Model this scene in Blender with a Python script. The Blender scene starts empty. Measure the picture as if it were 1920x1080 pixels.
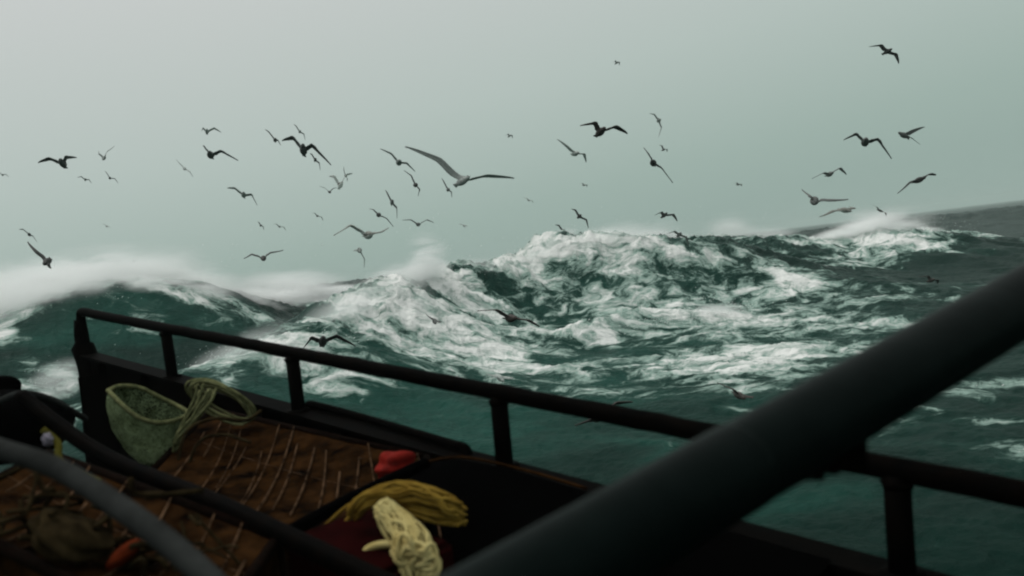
import bpy, bmesh, math, random
import numpy as np
from mathutils import Vector, Matrix
random.seed(7)
sc = bpy.context.scene
C = sc.collection
R = math.radians

# ------------------------------------------------------------------ camera
F = 1507.0                      # focal length in pixels of the 1920 wide photograph
CAM_Z = 4.5
PITCH, ROLL = R(1.9), R(7.0)
cd = bpy.data.cameras.new('camera'); cam = bpy.data.objects.new('camera', cd); C.objects.link(cam)
fw = Vector((0, math.cos(PITCH), -math.sin(PITCH)))
r0 = Vector((1, 0, 0)); u0 = r0.cross(fw)
cr = r0*math.cos(ROLL) - u0*math.sin(ROLL)
cu = u0*math.cos(ROLL) + r0*math.sin(ROLL)
ORG = Vector((0, 0, CAM_Z))
m = Matrix((cr, cu, -fw)).transposed().to_4x4(); m.translation = ORG
cam.matrix_world = m
cd.sensor_width = 36; cd.lens = 36*F/1920; cd.clip_start = .05; cd.clip_end = 8000
cd.dof.use_dof = True; cd.dof.focus_distance = 40; cd.dof.aperture_fstop = 2.4
sc.camera = cam

# ------------------------------------------------------------------ sky, light, exposure
w = bpy.data.worlds.new("World"); sc.world = w; w.use_nodes = True
nt = w.node_tree; nt.nodes.clear()
SUN_EL, SUN_AZ = R(60), R(-60)      # sun above cloud, ahead and to the left
def wn(t, **k):
    n = nt.nodes.new(t)
    for a, b in k.items(): setattr(n, a, b)
    return n
sky = wn('ShaderNodeTexSky', sky_type='NISHITA', sun_disc=False, sun_elevation=SUN_EL, sun_rotation=SUN_AZ, altitude=0, air_density=1, dust_density=5, ozone_density=1)
bw = wn('ShaderNodeHueSaturation'); bw.inputs['Saturation'].default_value = .12; bw.inputs['Value'].default_value = 1
nt.links.new(sky.outputs[0], bw.inputs['Color'])
tc = wn('ShaderNodeTexCoord'); sep = wn('ShaderNodeSeparateXYZ'); nt.links.new(tc.outputs['Generated'], sep.inputs[0])
# overcast: brighter high up and to the left (thin cloud before the sun), dull green grey low down
rp = wn('ShaderNodeValToRGB')
for i, (p, c) in enumerate([(.0, (.31, .41, .372)), (.06, (.335, .437, .395)), (.2, (.445, .525, .492)), (.42, (.575, .60, .59)), (.6, (.74, .77, .76)), (1, (1, 1, .98))]):
    e = rp.color_ramp.elements[i] if i < 2 else rp.color_ramp.elements.new(p)
    e.position = p; e.color = (*c, 1)
mth = wn('ShaderNodeMath', operation='MULTIPLY_ADD'); nt.links.new(sep.outputs['X'], mth.inputs[0]); mth.inputs[1].default_value = -.13; 
nt.links.new(sep.outputs['Z'], mth.inputs[2])
nt.links.new(mth.outputs[0], rp.inputs[0])
mx = wn('ShaderNodeMixRGB', blend_type='MIX'); mx.inputs[0].default_value = .93
nt.links.new(bw.outputs[0], mx.inputs[1])
sc_ = wn('ShaderNodeMixRGB', blend_type='MULTIPLY'); sc_.inputs[0].default_value = 1; sc_.inputs[2].default_value = (10.2, 10.2, 10.2, 1)
nt.links.new(rp.outputs[0], sc_.inputs[1]); nt.links.new(sc_.outputs[0], mx.inputs[2])
bg = wn('ShaderNodeBackground'); bg.inputs['Strength'].default_value = .1
nt.links.new(mx.outputs[0], bg.inputs[0])
wo = wn('ShaderNodeOutputWorld'); nt.links.new(bg.outputs[0], wo.inputs[0])
sl = bpy.data.lights.new('sun', 'SUN'); sun = bpy.data.objects.new('sun', sl); C.objects.link(sun)
sl.energy = 1.5; sl.angle = R(30); sl.color = (1, .97, .92)
sd = Vector((math.sin(SUN_AZ)*math.cos(SUN_EL), math.cos(SUN_AZ)*math.cos(SUN_EL), math.sin(SUN_EL)))
sun.rotation_euler = sd.to_track_quat('Z', 'Y').to_euler()
sc.view_settings.view_transform = 'Standard'; sc.view_settings.look = 'None'
sc.view_settings.exposure = 0; sc.view_settings.gamma = 1
sc.cycles.filter_width = 2.1
sc.cycles.use_denoising = True
sc.cycles.max_bounces = 8; sc.cycles.volume_bounces = 5; sc.cycles.transparent_max_bounces = 12
sc.cycles.volume_step_rate = 1.0; sc.cycles.volume_max_steps = 128
sc.cycles.caustics_reflective = False; sc.cycles.caustics_refractive = False
HAZE_D = .0006

# ------------------------------------------------------------------ helpers
def at(px, py, d):
    """the point d metres in front of the camera seen at that place of the photograph"""
    return ORG + fw*d + cr*((px-960)/F*d) + cu*((540-py)/F*d)
def tag(o, label=None, cat=None, group=None, kind=None):
    if label: o['label'] = label
    if cat: o['category'] = cat
    if group: o['group'] = group
    if kind: o['kind'] = kind
    return o
def empty(name, loc, **k):
    o = bpy.data.objects.new(name, None); C.objects.link(o); o.location = loc; o.empty_display_size = .1
    return tag(o, **k)
def link(name, me, mat, parent=None, smooth=True):
    """mesh given in world coordinates; under a parent (an Empty without rotation) it is shifted to its frame"""
    mats = mat if isinstance(mat, (list, tuple)) else [mat]
    for a in mats: me.materials.append(a)
    o = bpy.data.objects.new(name, me); C.objects.link(o)
    if parent is None:
        n = len(me.vertices); co = np.empty(n*3, 'f'); me.vertices.foreach_get('co', co); co = co.reshape(-1, 3)
        c = (co.min(0)+co.max(0))/2; c[2] = co[:, 2].min()
        me.transform(Matrix.Translation(-Vector(c.tolist()))); o.location = c.tolist()
    else:
        p = Vector((0, 0, 0)); q = parent
        while q is not None: p += q.location; q = q.parent
        me.transform(Matrix.Translation(-p)); o.parent = parent
    if smooth:
        me.polygons.foreach_set('use_smooth', [True]*len(me.polygons))
    me.update()
    return o
class MB:
    def __init__(s): s.v = []; s.f = []; s.m = []
    def add(s, vs, fs, mi=0):
        b = len(s.v); s.v += [tuple(x) for x in vs]; s.f += [tuple(b+i for i in f) for f in fs]; s.m += [mi]*len(fs)
    def tube(s, pts, r, n=12, cap=True, mi=0, closed=False, flat=1.0):
        pts = [Vector(p) for p in pts]; N = len(pts)
        rr = r if hasattr(r, '__len__') else [r]*N
        vs = []; nrm = None
        for i, p in enumerate(pts):
            if closed: t = pts[(i+1) % N]-pts[i-1]
            else: t = pts[min(i+1, N-1)]-pts[max(i-1, 0)]
            t.normalize()
            if nrm is None:
                nrm = t.orthogonal().normalized() if abs(t.z) > .95 else Vector((0, 0, 1)).cross(t).normalized()
            nrm = (nrm - t*nrm.dot(t)).normalized(); b = t.cross(nrm)
            for k in range(n):
                a = 2*math.pi*k/n
                vs.append(p+(nrm*math.cos(a)+b*math.sin(a)*flat)*rr[i])
        fs = []
        for i in range(N if closed else N-1):
            j = (i+1) % N
            for k in range(n):
                fs.append((i*n+k, i*n+(k+1) % n, j*n+(k+1) % n, j*n+k))
        if cap and not closed:
            fs.append(tuple(range(n-1, -1, -1))); fs.append(tuple((N-1)*n+k for k in range(n)))
        s.add(vs, fs, mi)
    def box(s, c, ax, ay, az, mi=0):
        """c centre, three half-axis vectors"""
        c = Vector(c); vs = [c+ax*i+ay*j+az*k for k in (-1, 1) for j in (-1, 1) for i in (-1, 1)]
        s.add(vs, [(0, 2, 3, 1), (4, 5, 7, 6), (0, 1, 5, 4), (2, 6, 7, 3), (0, 4, 6, 2), (1, 3, 7, 5)], mi)
    def grid(s, P, mi=0, close_u=False):
        nu, nv = len(P), len(P[0]); b = []
        for row in P: b += row
        fs = [(i*nv+j, ((i+1) % nu)*nv+j, ((i+1) % nu)*nv+j+1, i*nv+j+1) for i in range(nu if close_u else nu-1) for j in range(nv-1)]
        s.add(b, fs, mi)
    def build(s, name, mat, parent=None, smooth=True, bevel=0):
        me = bpy.data.meshes.new(name); me.from_pydata(s.v, [], s.f)
        me.polygons.foreach_set('material_index', s.m)
        bm = bmesh.new(); bm.from_mesh(me); bmesh.ops.recalc_face_normals(bm, faces=bm.faces)
        if bevel: bmesh.ops.bevel(bm, geom=bm.edges[:], offset=bevel, segments=2, affect='EDGES')
        bm.to_mesh(me); bm.free()
        return link(name, me, mat, parent, smooth)
def catmull(P, n=8):
    P = [Vector(p) for p in P]; Q = [P[0]*2-P[1]]+P+[P[-1]*2-P[-2]]; out = []
    for i in range(1, len(Q)-2):
        a, b, c, d = Q[i-1:i+3]
        for k in range(n):
            t = k/n; out.append(.5*((2*b)+(c-a)*t+(2*a-5*b+4*c-d)*t*t+(3*b-a-3*c+d)*t**3))
    out.append(P[-1]); return out

# ------------------------------------------------------------------ materials
def mat(name, col, rough=.6, var=.3, scale=8, bump=.0, metallic=0, col2=None, spec=.5, stretch=(1, 1, 1)):
    mt = bpy.data.materials.new(name); mt.use_nodes = True; t = mt.node_tree; b = t.nodes['Principled BSDF']
    tc = t.nodes.new('ShaderNodeTexCoord'); mp = t.nodes.new('ShaderNodeMapping'); mp.inputs['Scale'].default_value = stretch
    n = t.nodes.new('ShaderNodeTexNoise'); n.inputs['Scale'].default_value = scale; n.inputs['Detail'].default_value = 6; n.inputs['Roughness'].default_value = .65
    t.links.new(tc.outputs['Object'], mp.inputs[0]); t.links.new(mp.outputs[0], n.inputs['Vector'])
    r = t.nodes.new('ShaderNodeValToRGB'); r.color_ramp.elements[0].position = .35; r.color_ramp.elements[1].position = .65
    c2 = col2 or tuple(min(1, c*(1+var)) for c in col)
    r.color_ramp.elements[0].color = (*[c*(1-var) for c in col], 1) if col2 is None else (*col, 1)
    r.color_ramp.elements[1].color = (*c2, 1)
    t.links.new(n.outputs[0], r.inputs[0]); t.links.new(r.outputs[0], b.inputs['Base Color'])
    b.inputs['Roughness'].default_value = rough; b.inputs['Metallic'].default_value = metallic
    b.inputs['Specular IOR Level'].default_value = spec
    if spec < .2: b.inputs['IOR'].default_value = 1.09 if spec > .03 else 1.04; b.inputs['Specular IOR Level'].default_value = .5      # wet, matt, no grazing sheen
    if bump:
        bp = t.nodes.new('ShaderNodeBump'); bp.inputs['Strength'].default_value = bump; bp.inputs['Distance'].default_value = .01
        t.links.new(n.outputs[0], bp.inputs['Height']); t.links.new(bp.outputs[0], b.inputs['Normal'])
    return mt
M = {}
M['paint'] = mat('black_painted_steel', (.0006, .0008, .0008), .55, .3, 14, .25, col2=(.0022, .0015, .0011), spec=.012)
M['pipe'] = mat('dark_painted_pipe', (.0014, .0036, .0032), .40, .3, 10, .3, col2=(.0026, .0055, .005), spec=.035)
M['grey'] = mat('grey_painted_pipe', (.022, .024, .023), .7, .35, 9, .2, spec=.03)
M['bulwark'] = mat('black_bulwark_paint', (.0005, .0005, .0005), .8, .3, 6, .3, col2=(.002, .0014, .001), spec=0)
M['hull'] = mat('dark_hull_paint', (.012, .02, .022), .5, .4, 3, .2)
M['deck'] = mat('wet_deck', (.001, .0007, .0005), .7, .4, 5, .3, spec=0)
M['rust'] = mat('rusty_steel_bar', (.002, .0015, .001), .8, .3, 25, .4, col2=(.006, .003, .002), spec=0)
M['net'] = mat('brown_netting', (.0008, .0005, .0003), .9, .3, 9, .9, col2=(.026, .0115, .0035), spec=.0)
M['twine'] = mat('pale_brown_twine', (.055, .032, .018), .9, .9, 14, spec=.0)
M['tarp'] = mat('black_tarp', (.0003, .0003, .0003), .85, .3, 8, .3, spec=.0)
M['greennet'] = mat('pale_green_mesh', (.045, .062, .026), .9, .4, 18, .5, col2=(.16, .21, .115), spec=.0)
M['line'] = mat('pale_line', (.05, .058, .026), .9, .3, 30, .4, col2=(.15, .155, .075), spec=.0)
M['yellow'] = mat('pale_yellow_rope', (.34, .27, .10), .9, .2, 9, .1, col2=(.48, .42, .19), spec=.0)
M['ochre'] = mat('ochre_rope', (.10, .055, .008), .9, .3, 7, .1, col2=(.24, .16, .03), spec=.0)
M['red'] = mat('red_float', (.13, .009, .006), .7, .5, 14, spec=.1)
M['maroon'] = mat('dark_red_plastic', (.009, .001, .001), .8, .4, 8, spec=.0)
M['orange'] = mat('orange_float', (.07, .012, .004), .8, .4, 10, spec=.0)
M['sludge'] = mat('brown_bait', (.018, .013, .006), .9, .7, 14, .5, spec=.0)
M['lilac'] = mat('pale_plastic', (.12, .11, .14), .8, .1)
M['moss'] = mat('yellow_green_line', (.06, .055, .01), .9, .3, 20, spec=.0)

# ------------------------------------------------------------------ numpy noise
_rng = np.random.RandomState(3)
_perm = np.tile(_rng.permutation(512), 2); _g = _rng.uniform(0, 2*np.pi, 512)
def perlin(x, y):
    xi = np.floor(x).astype(int); yi = np.floor(y).astype(int); xf = x-xi; yf = y-yi
    u = xf*xf*xf*(xf*(xf*6-15)+10); v = yf*yf*yf*(yf*(yf*6-15)+10)
    def g(ix, iy, dx, dy):
        a = _g[_perm[(_perm[ix & 511]+iy) & 511]]; return np.cos(a)*dx+np.sin(a)*dy
    n00 = g(xi, yi, xf, yf); n10 = g(xi+1, yi, xf-1, yf); n01 = g(xi, yi+1, xf, yf-1); n11 = g(xi+1, yi+1, xf-1, yf-1)
    return ((n00*(1-u)+n10*u)*(1-v)+(n01*(1-u)+n11*u)*v)*1.5
def fbm(x, y, o=4, gain=.5):
    s = 0; a = 1; f = 1
    for i in range(o):
        s = s+a*perlin(x*f+17*i, y*f-9*i); a *= gain; f *= 2.03
    return s
def ridged(x, y, o=4, gain=.55):
    s = 0; a = 1; f = 1
    for i in range(o):
        s = s+a*(1-2*np.abs(perlin(x*f+7*i, y*f+31*i))); a *= gain; f *= 2.07
    return s/2

# ------------------------------------------------------------------ the sea
# crests: ((px, py, metres), ...), front width, back width, end fade
RIDGES = [
 ([(-420, 760, 24), (-150, 705, 28), (0, 650, 31), (95, 575, 34), (160, 540, 35), (230, 530, 36), (330, 538, 38), (430, 563, 42), (520, 588, 46)], 6.0, 9, 4),
 ([(330, 706, 22), (440, 680, 24), (560, 625, 27), (650, 575, 31), (705, 540, 34), (760, 528, 36), (830, 515, 38), (900, 508, 40), (990, 503, 43)], 4.2, 7, 3),
 ([(960, 512, 48), (1010, 478, 45), (1060, 450, 43), (1150, 452, 42), (1230, 456, 42), (1300, 462, 42), (1400, 500, 41), (1470, 560, 38)], 4.5, 9, 3),
 ([(1290, 462, 58), (1350, 446, 56), (1450, 452, 55), (1540, 455, 55), (1600, 443, 55), (1660, 432, 55), (1740, 446, 55), (1830, 476, 54), (1930, 500, 52), (2150, 560, 47)], 7.5, 11, 5),
 ([(430, 570, 80), (520, 552, 80), (600, 545, 80), (680, 548, 82), (760, 528, 85)], 7, 12, 6),
 ([(1600, 830, 17.5), (1690, 772, 19), (1760, 762, 20), (1850, 788, 19.5), (1960, 795, 19), (2100, 830, 17)], 1.6, 3.5, 2),
 ([(1040, 640, 33), (1130, 600, 34), (1220, 588, 34.5), (1330, 600, 34), (1400, 640, 32)], 1.6, 3.0, 3),
 ([(1380, 690, 26), (1480, 655, 28), (1580, 640, 29), (1700, 650, 29)], 1.6, 3.4, 3),
 ([(1150, 520, 140), (1500, 440, 150), (1800, 402, 150), (2100, 372, 150), (2500, 330, 150)], 24, 40, 20),
 ([(-300, 652, 150), (100, 598, 150), (650, 530, 140), (900, 500, 130), (1100, 478, 130)], 18, 30, 16),
]
_R = []
for P, wf, wb, ef in RIDGES:
    pts = np.array([list(p) for p in catmull([at(*p) for p in P], 6)])
    _R.append((pts, wf, wb, ef))
def big_h(x, y):
    d = np.hypot(x, y)
    h = .45*np.sin(x*.11+.4+.5*np.sin(y*.05))*np.cos(y*.13+x*.03)*np.clip(d/30, 0, 1)
    h = h+np.clip(d/150-.4, 0, 1)*1.1*fbm(x/38., y/24., 2)
    for pts, wf, wb, ef in _R:
        a = pts[:-1, :2]; b = pts[1:, :2]
        hh = np.zeros_like(x)
        for i in range(len(a)):
            e = b[i]-a[i]; L2 = e@e; L1 = math.sqrt(L2)
            t = ((x-a[i, 0])*e[0]+(y-a[i, 1])*e[1])/L2
            tc_ = np.clip(t, 0, 1)
            dx = x-(a[i, 0]+e[0]*tc_); dy = y-(a[i, 1]+e[1]*tc_); D = np.hypot(dx, dy)
            sd_ = (dx*e[1]-dy*e[0])/L1      # + towards the camera
            k = np.clip(.5+.5*sd_/(D+.8), 0, 1)
            wdt = wb+(wf-wb)*k
            over = np.zeros_like(x)
            if i == 0: over = np.maximum(over, np.clip(-t, 0, None)*L1)
            if i == len(a)-1: over = np.maximum(over, np.clip(t-1, 0, None)*L1)
            zc = pts[i, 2]+(pts[i+1, 2]-pts[i, 2])*tc_
            hh = np.maximum(hh, zc*(1+(D/wdt)**2)**-1.35*np.exp(-(over/ef)**2))
        h = np.maximum(h, hh)+.12*np.minimum(np.maximum(h, 0), hh)
    return h
def sea_h(x, y, hb=None):
    hb = big_h(x, y) if hb is None else hb
    d = np.hypot(x, y)
    calm = .3+.7*np.clip((x/np.maximum(y, 1)+.36)/.16, 0, 1)      # the left swell is smoother
    calm = np.where(y > 4, calm, 1)
    k = np.clip(.35+.2*np.maximum(hb, 0), .3, 1)*calm
    h = hb+.34*k*fbm(x/4.2+.1*y, y/3.1, 3)+.20*k*(ridged(x/2.3+3, y/1.7, 4)-.45)*np.clip((d-8)/12, .15, 1)
    h = h+.05*ridged(x/.55, y/.45, 2)
    h = h+calm*np.clip(hb-1.6, 0, 2)*.20*(ridged(x/1.5, y/1.2+3, 4)-.5)
    h = h+np.clip(d/120-.3, 0, 2)*.35*ridged(x/14., y/9., 3)
    return h
def hit(px, py):
    """distance and place where the line of sight through a point of the photograph meets the water"""
    D = np.concatenate([np.linspace(4, 90, 500), np.linspace(90.5, 400, 200)])
    o = np.array(ORG); v = np.array(at(px, py, 1))-o
    X = o[None]+v[None]*D[:, None]
    below = X[:, 2] < big_h(X[:, 0], X[:, 1])
    i = int(np.argmax(below)) if below.any() else len(D)-1
    return X[i, 0], X[i, 1], D[i]
# foam patches: (px, py, half width px, half height px, strength, aeration)
FOAM = [
 # left breaker
 (240, 548, 120, 14, .55, .5), (340, 556, 110, 16, .8, .6), (430, 575, 80, 16, .8, .6), (60, 600, 60, 18, .5, .5), (300, 600, 90, 20, .36, .4), (420, 610, 90, 22, .42, .3), (120, 720, 60, 26, .95, .6), (100, 780, 60, 30, .9, .6), (60, 690, 80, 16, .35, .4),
 (520, 560, 90, 13, .85, .3), (600, 556, 60, 11, .9, .3), (640, 548, 60, 8, .5, .2),
 # central ridge, left flank and broken water
 (400, 690, 50, 13, .95, .8), (470, 670, 60, 14, 1., .8), (540, 645, 70, 14, 1., .8), (620, 605, 70, 16, 1., .8), (690, 575, 60, 18, 1., .8), (740, 550, 60, 22, 1.1, .8), (800, 560, 60, 28, 1.05, .8), (850, 540, 60, 20, .85, .7), (760, 600, 70, 16, .6, .8),
 (830, 600, 80, 18, .8, .7), (900, 560, 70, 30, .75, .6), (950, 520, 60, 18, .75, .5), (700, 640, 90, 20, .75, .8), (800, 655, 100, 20, .7, .9), (900, 660, 110, 18, .75, .7), (1000, 640, 90, 22, .75, .6),
 (960, 690, 120, 16, .6, .8), (1060, 700, 100, 18, .62, .7), (860, 620, 80, 16, .75, .6), (600, 680, 90, 14, .45, .9), (700, 700, 90, 12, .3, .9), (560, 700, 60, 14, .45, .9),
 # centre right wave
 (720, 735, 110, 16, .42, 1.), (880, 800, 150, 26, .2, .9), (640, 700, 80, 14, .55, 1.), (1650, 620, 90, 14, .5, .2), (1560, 560, 90, 12, .53, .2), (1720, 640, 90, 14, .5, .2), (1800, 560, 60, 8, .5, .2), (1500, 640, 90, 14, .54, .3), (1740, 740, 90, 10, .5, .2),
 (1350, 640, 200, 50, .60, .6), (1180, 560, 160, 40, .5, .7), (1450, 600, 160, 50, .56, .3), (1700, 560, 160, 40, .50, .2), (1420, 700, 160, 30, .58, .4), (1000, 690, 260, 30, .52, .9), (1560, 500, 120, 20, .45, .2), (650, 720, 120, 20, .35, .9), (900, 770, 160, 20, .2, .9),
 (1000, 458, 40, 16, 1.2, .5), (975, 482, 40, 16, 1.2, .5), (960, 720, 140, 12, .6, .8), (860, 690, 120, 12, .62, .8), (760, 690, 120, 12, .5, .9), (1100, 745, 120, 10, .5, .8), (620, 650, 60, 16, .8, .9), (230, 590, 130, 26, .2, 1.), (160, 620, 90, 26, .2, 1.), (1130, 515, 90, 16, .25, 1.),
 (985, 492, 40, 16, .9, .5), (1030, 462, 40, 14, .95, .5), (1100, 450, 60, 12, .9, .5), (1200, 452, 80, 12, .9, .5),
 (1010, 478, 34, 14, .8, .4), (1060, 462, 50, 14, .85, .5), (1150, 465, 70, 16, .95, .5), (1250, 468, 80, 18, .95, .5), (1330, 490, 60, 18, .85, .4), (1180, 505, 50, 9, .45, .3),
 (1020, 545, 60, 12, .75, .3), (1000, 580, 80, 22, .85, .6), (1080, 600, 70, 20, .8, .6), (1160, 640, 60, 22, .9, .6), (1180, 600, 60, 14, .6, .6), (1250, 560, 80, 14, .55, .5), (1300, 590, 60, 12, .6, .5),
 (1330, 610, 80, 18, .95, .9), (1300, 640, 60, 14, .7, .9), (1400, 560, 80, 20, .5, .3), (1230, 690, 80, 20, .75, .6), (1300, 700, 80, 16, .75, .5), (1400, 680, 90, 20, .6, .4), (1460, 650, 70, 14, .6, .3),
 (1120, 720, 90, 12, .45, .9), (1400, 720, 110, 20, .62, .4), (1330, 750, 90, 12, .35, .6), (1480, 705, 80, 12, .55, .3),
 (1560, 668, 80, 10, .7, .3), (1640, 655, 60, 7, .5, .2),
 # right crest
 (1400, 462, 50, 12, .5, .3), (1480, 460, 50, 10, .7, .3), (1560, 452, 70, 14, 1., .4), (1640, 440, 60, 16, 1.1, .4), (1720, 450, 60, 14, 1.05, .4), (1790, 468, 50, 8, .9, .3), (1830, 472, 30, 6, .5, .2),
 (1620, 502, 40, 7, .6, .2), (1680, 530, 60, 10, .36, .2), (1500, 520, 90, 20, .40, .2), (1600, 580, 110, 26, .36, .2), (1480, 590, 80, 22, .42, .2), (1760, 590, 80, 16, .3, .2), (1450, 500, 60, 14, .45, .2),
 # near foam line at the right
 (1680, 795, 45, 12, .7, .3), (1760, 772, 60, 10, .75, .3), (1850, 800, 60, 16, .6, .3), (1900, 860, 70, 20, .7, .3), (1780, 830, 80, 14, .42, .3), (1880, 785, 40, 8, .8, .3),
 (1180, 860, 26, 22, .40, .8), (1050, 830, 160, 26, .12, .55), (1500, 960, 100, 20, .16, .3), (540, 745, 110, 30, .12, .8), (1420, 930, 90, 20, .16, .6), (1880, 1000, 60, 8, .3, .1),
]
_FB = []
for (px, py, hw, hh, s, ae) in FOAM:
    X, Y, D = hit(px, py)
    X2, Y2, D2 = hit(px, py-hh); X3, Y3, D3 = hit(px, py+hh)
    s = s*(1.16 if px < 900 and px > 560 else 1.05) if s > .55 else s
    rw = max(.25, 1.25*hw*D/F); up = min(max(D2-D, .5), 4.5); dn = min(max(D-D3, .5), 4.5)
    _FB.append((X, Y, D, rw, (up+dn)/2*1.35, s, ae))
def CREST(x, y):
    # white water runs along the breaking crests
    out = np.zeros_like(x)
    for (pts, wf, wb, ef), w_ in zip(_R, (1.2, 1.1, 1.2, 1.15, 1.7, .7, .8, .7, .3, .2)):
        a = pts[:-1, :2]; b = pts[1:, :2]
        for i in range(len(a)):
            e = b[i]-a[i]; t = np.clip(((x-a[i, 0])*e[0]+(y-a[i, 1])*e[1])/(e@e), 0, 1)
            dx = x-(a[i, 0]+e[0]*t); dy = y-(a[i, 1]+e[1]*t)
            sd_ = (dx*e[1]-dy*e[0])/math.sqrt(e@e)
            q = np.where(sd_ > 0, sd_/(wf*.22), sd_/(wb*.35)); D = np.hypot(dx, dy)
            out = np.maximum(out, w_*np.exp(-(np.where(sd_ > 0, D/(wf*.22), D/(wb*.4)))**2))
    return out
def foam_mask(x, y, h):
    fm = np.zeros_like(x); ae = np.zeros_like(x)
    wx = x+1.1*fbm(x/3., y/3.+5, 3); wy = y+1.3*fbm(x/3.+9, y/3., 3)
    for X, Y, D, rw, rd, s, a in _FB:
        L = math.hypot(X, Y); ux, uy = X/L, Y/L
        m_ = (np.abs(x-X) < 3.2*(rw+rd)+3) & (np.abs(y-Y) < 3.2*(rw+rd)+3)
        dx = wx[m_]-X; dy = wy[m_]-Y; rad = dx*ux+dy*uy; lat = dx*uy-dy*ux
        g = np.exp(-.8*((lat/rw)**2+(rad/rd)**2))
        fm[m_] = np.maximum(fm[m_], s*g)+.25*np.minimum(fm[m_], s*g); ae[m_] = np.maximum(ae[m_], a*g**.5)
    d = np.hypot(x, y)
    far = np.clip((d-60)/40, 0, 1)
    fm = np.maximum(fm, far*(.0+.32*ridged(x/22., y/9., 3)))
    fm = np.maximum(fm, .06+.0*x)
    fm = np.maximum(fm, CREST(x, y)*(.9+.3*fbm(x/2.5, y/2.5, 2)))
    fm = fm*np.clip(1.02+.55*fbm(x/5.5+.2*y, y/3.6, 3), .35, 1.35)
    return np.clip(fm, 0, 1.3), np.clip(ae, 0, 1)

def build_sea():
    rs = [2.5]
    while rs[-1] < 2600:
        r = rs[-1]
        k = .0065 if r < 90 else .014
        rs.append(r*(1+k)+(.0 if r < 90 else .15))
    rs = np.array(rs)
    a1 = np.radians(np.arange(-40, 40.01, .095))
    side = np.radians(np.concatenate([np.arange(41, 180, 2.5)]))
    th = np.concatenate([-side[::-1], a1, side])
    A, RR = np.meshgrid(th, rs, indexing='ij')
    x = RR*np.sin(A); y = RR*np.cos(A)
    hb = big_h(x, y); z = sea_h(x, y, hb)
    fm, ae = foam_mask(x, y, z)
    # crests lean forward a little and the foam is lumpy
    z = z+np.clip(fm-.3, 0, 1)*.13*ridged(x/.8+.3*fbm(x, y, 2), y/.6, 4)*np.clip(RR/14, 0, 1)
    na, nr = A.shape
    co = np.stack([x, y, z], -1).reshape(-1, 3).astype('f')
    i = np.arange(na-1)[:, None]*nr+np.arange(nr-1)[None]
    i = i.ravel(); q = np.stack([i, i+1, i+nr+1, i+nr], -1)
    me = bpy.data.meshes.new('sea')
    me.vertices.add(len(co)); me.vertices.foreach_set('co', co.ravel())
    me.loops.add(q.size); me.loops.foreach_set('vertex_index', q.ravel().astype('i'))
    me.polygons.add(len(q)); me.polygons.foreach_set('loop_start', (np.arange(len(q))*4).astype('i'))
    me.polygons.foreach_set('loop_total', np.full(len(q), 4, 'i'))
    me.update(calc_edges=True)
    me.polygons.foreach_set('use_smooth', np.ones(len(q), bool))
    for nm, v in (('foam', fm), ('air', ae)):
        at_ = me.attributes.new(nm, 'FLOAT', 'POINT'); at_.data.foreach_set('value', v.ravel().astype('f'))
    me.materials.append(sea_material())
    o = bpy.data.objects.new('sea', me); C.objects.link(o); tag(o, kind='structure')
    return o

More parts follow.
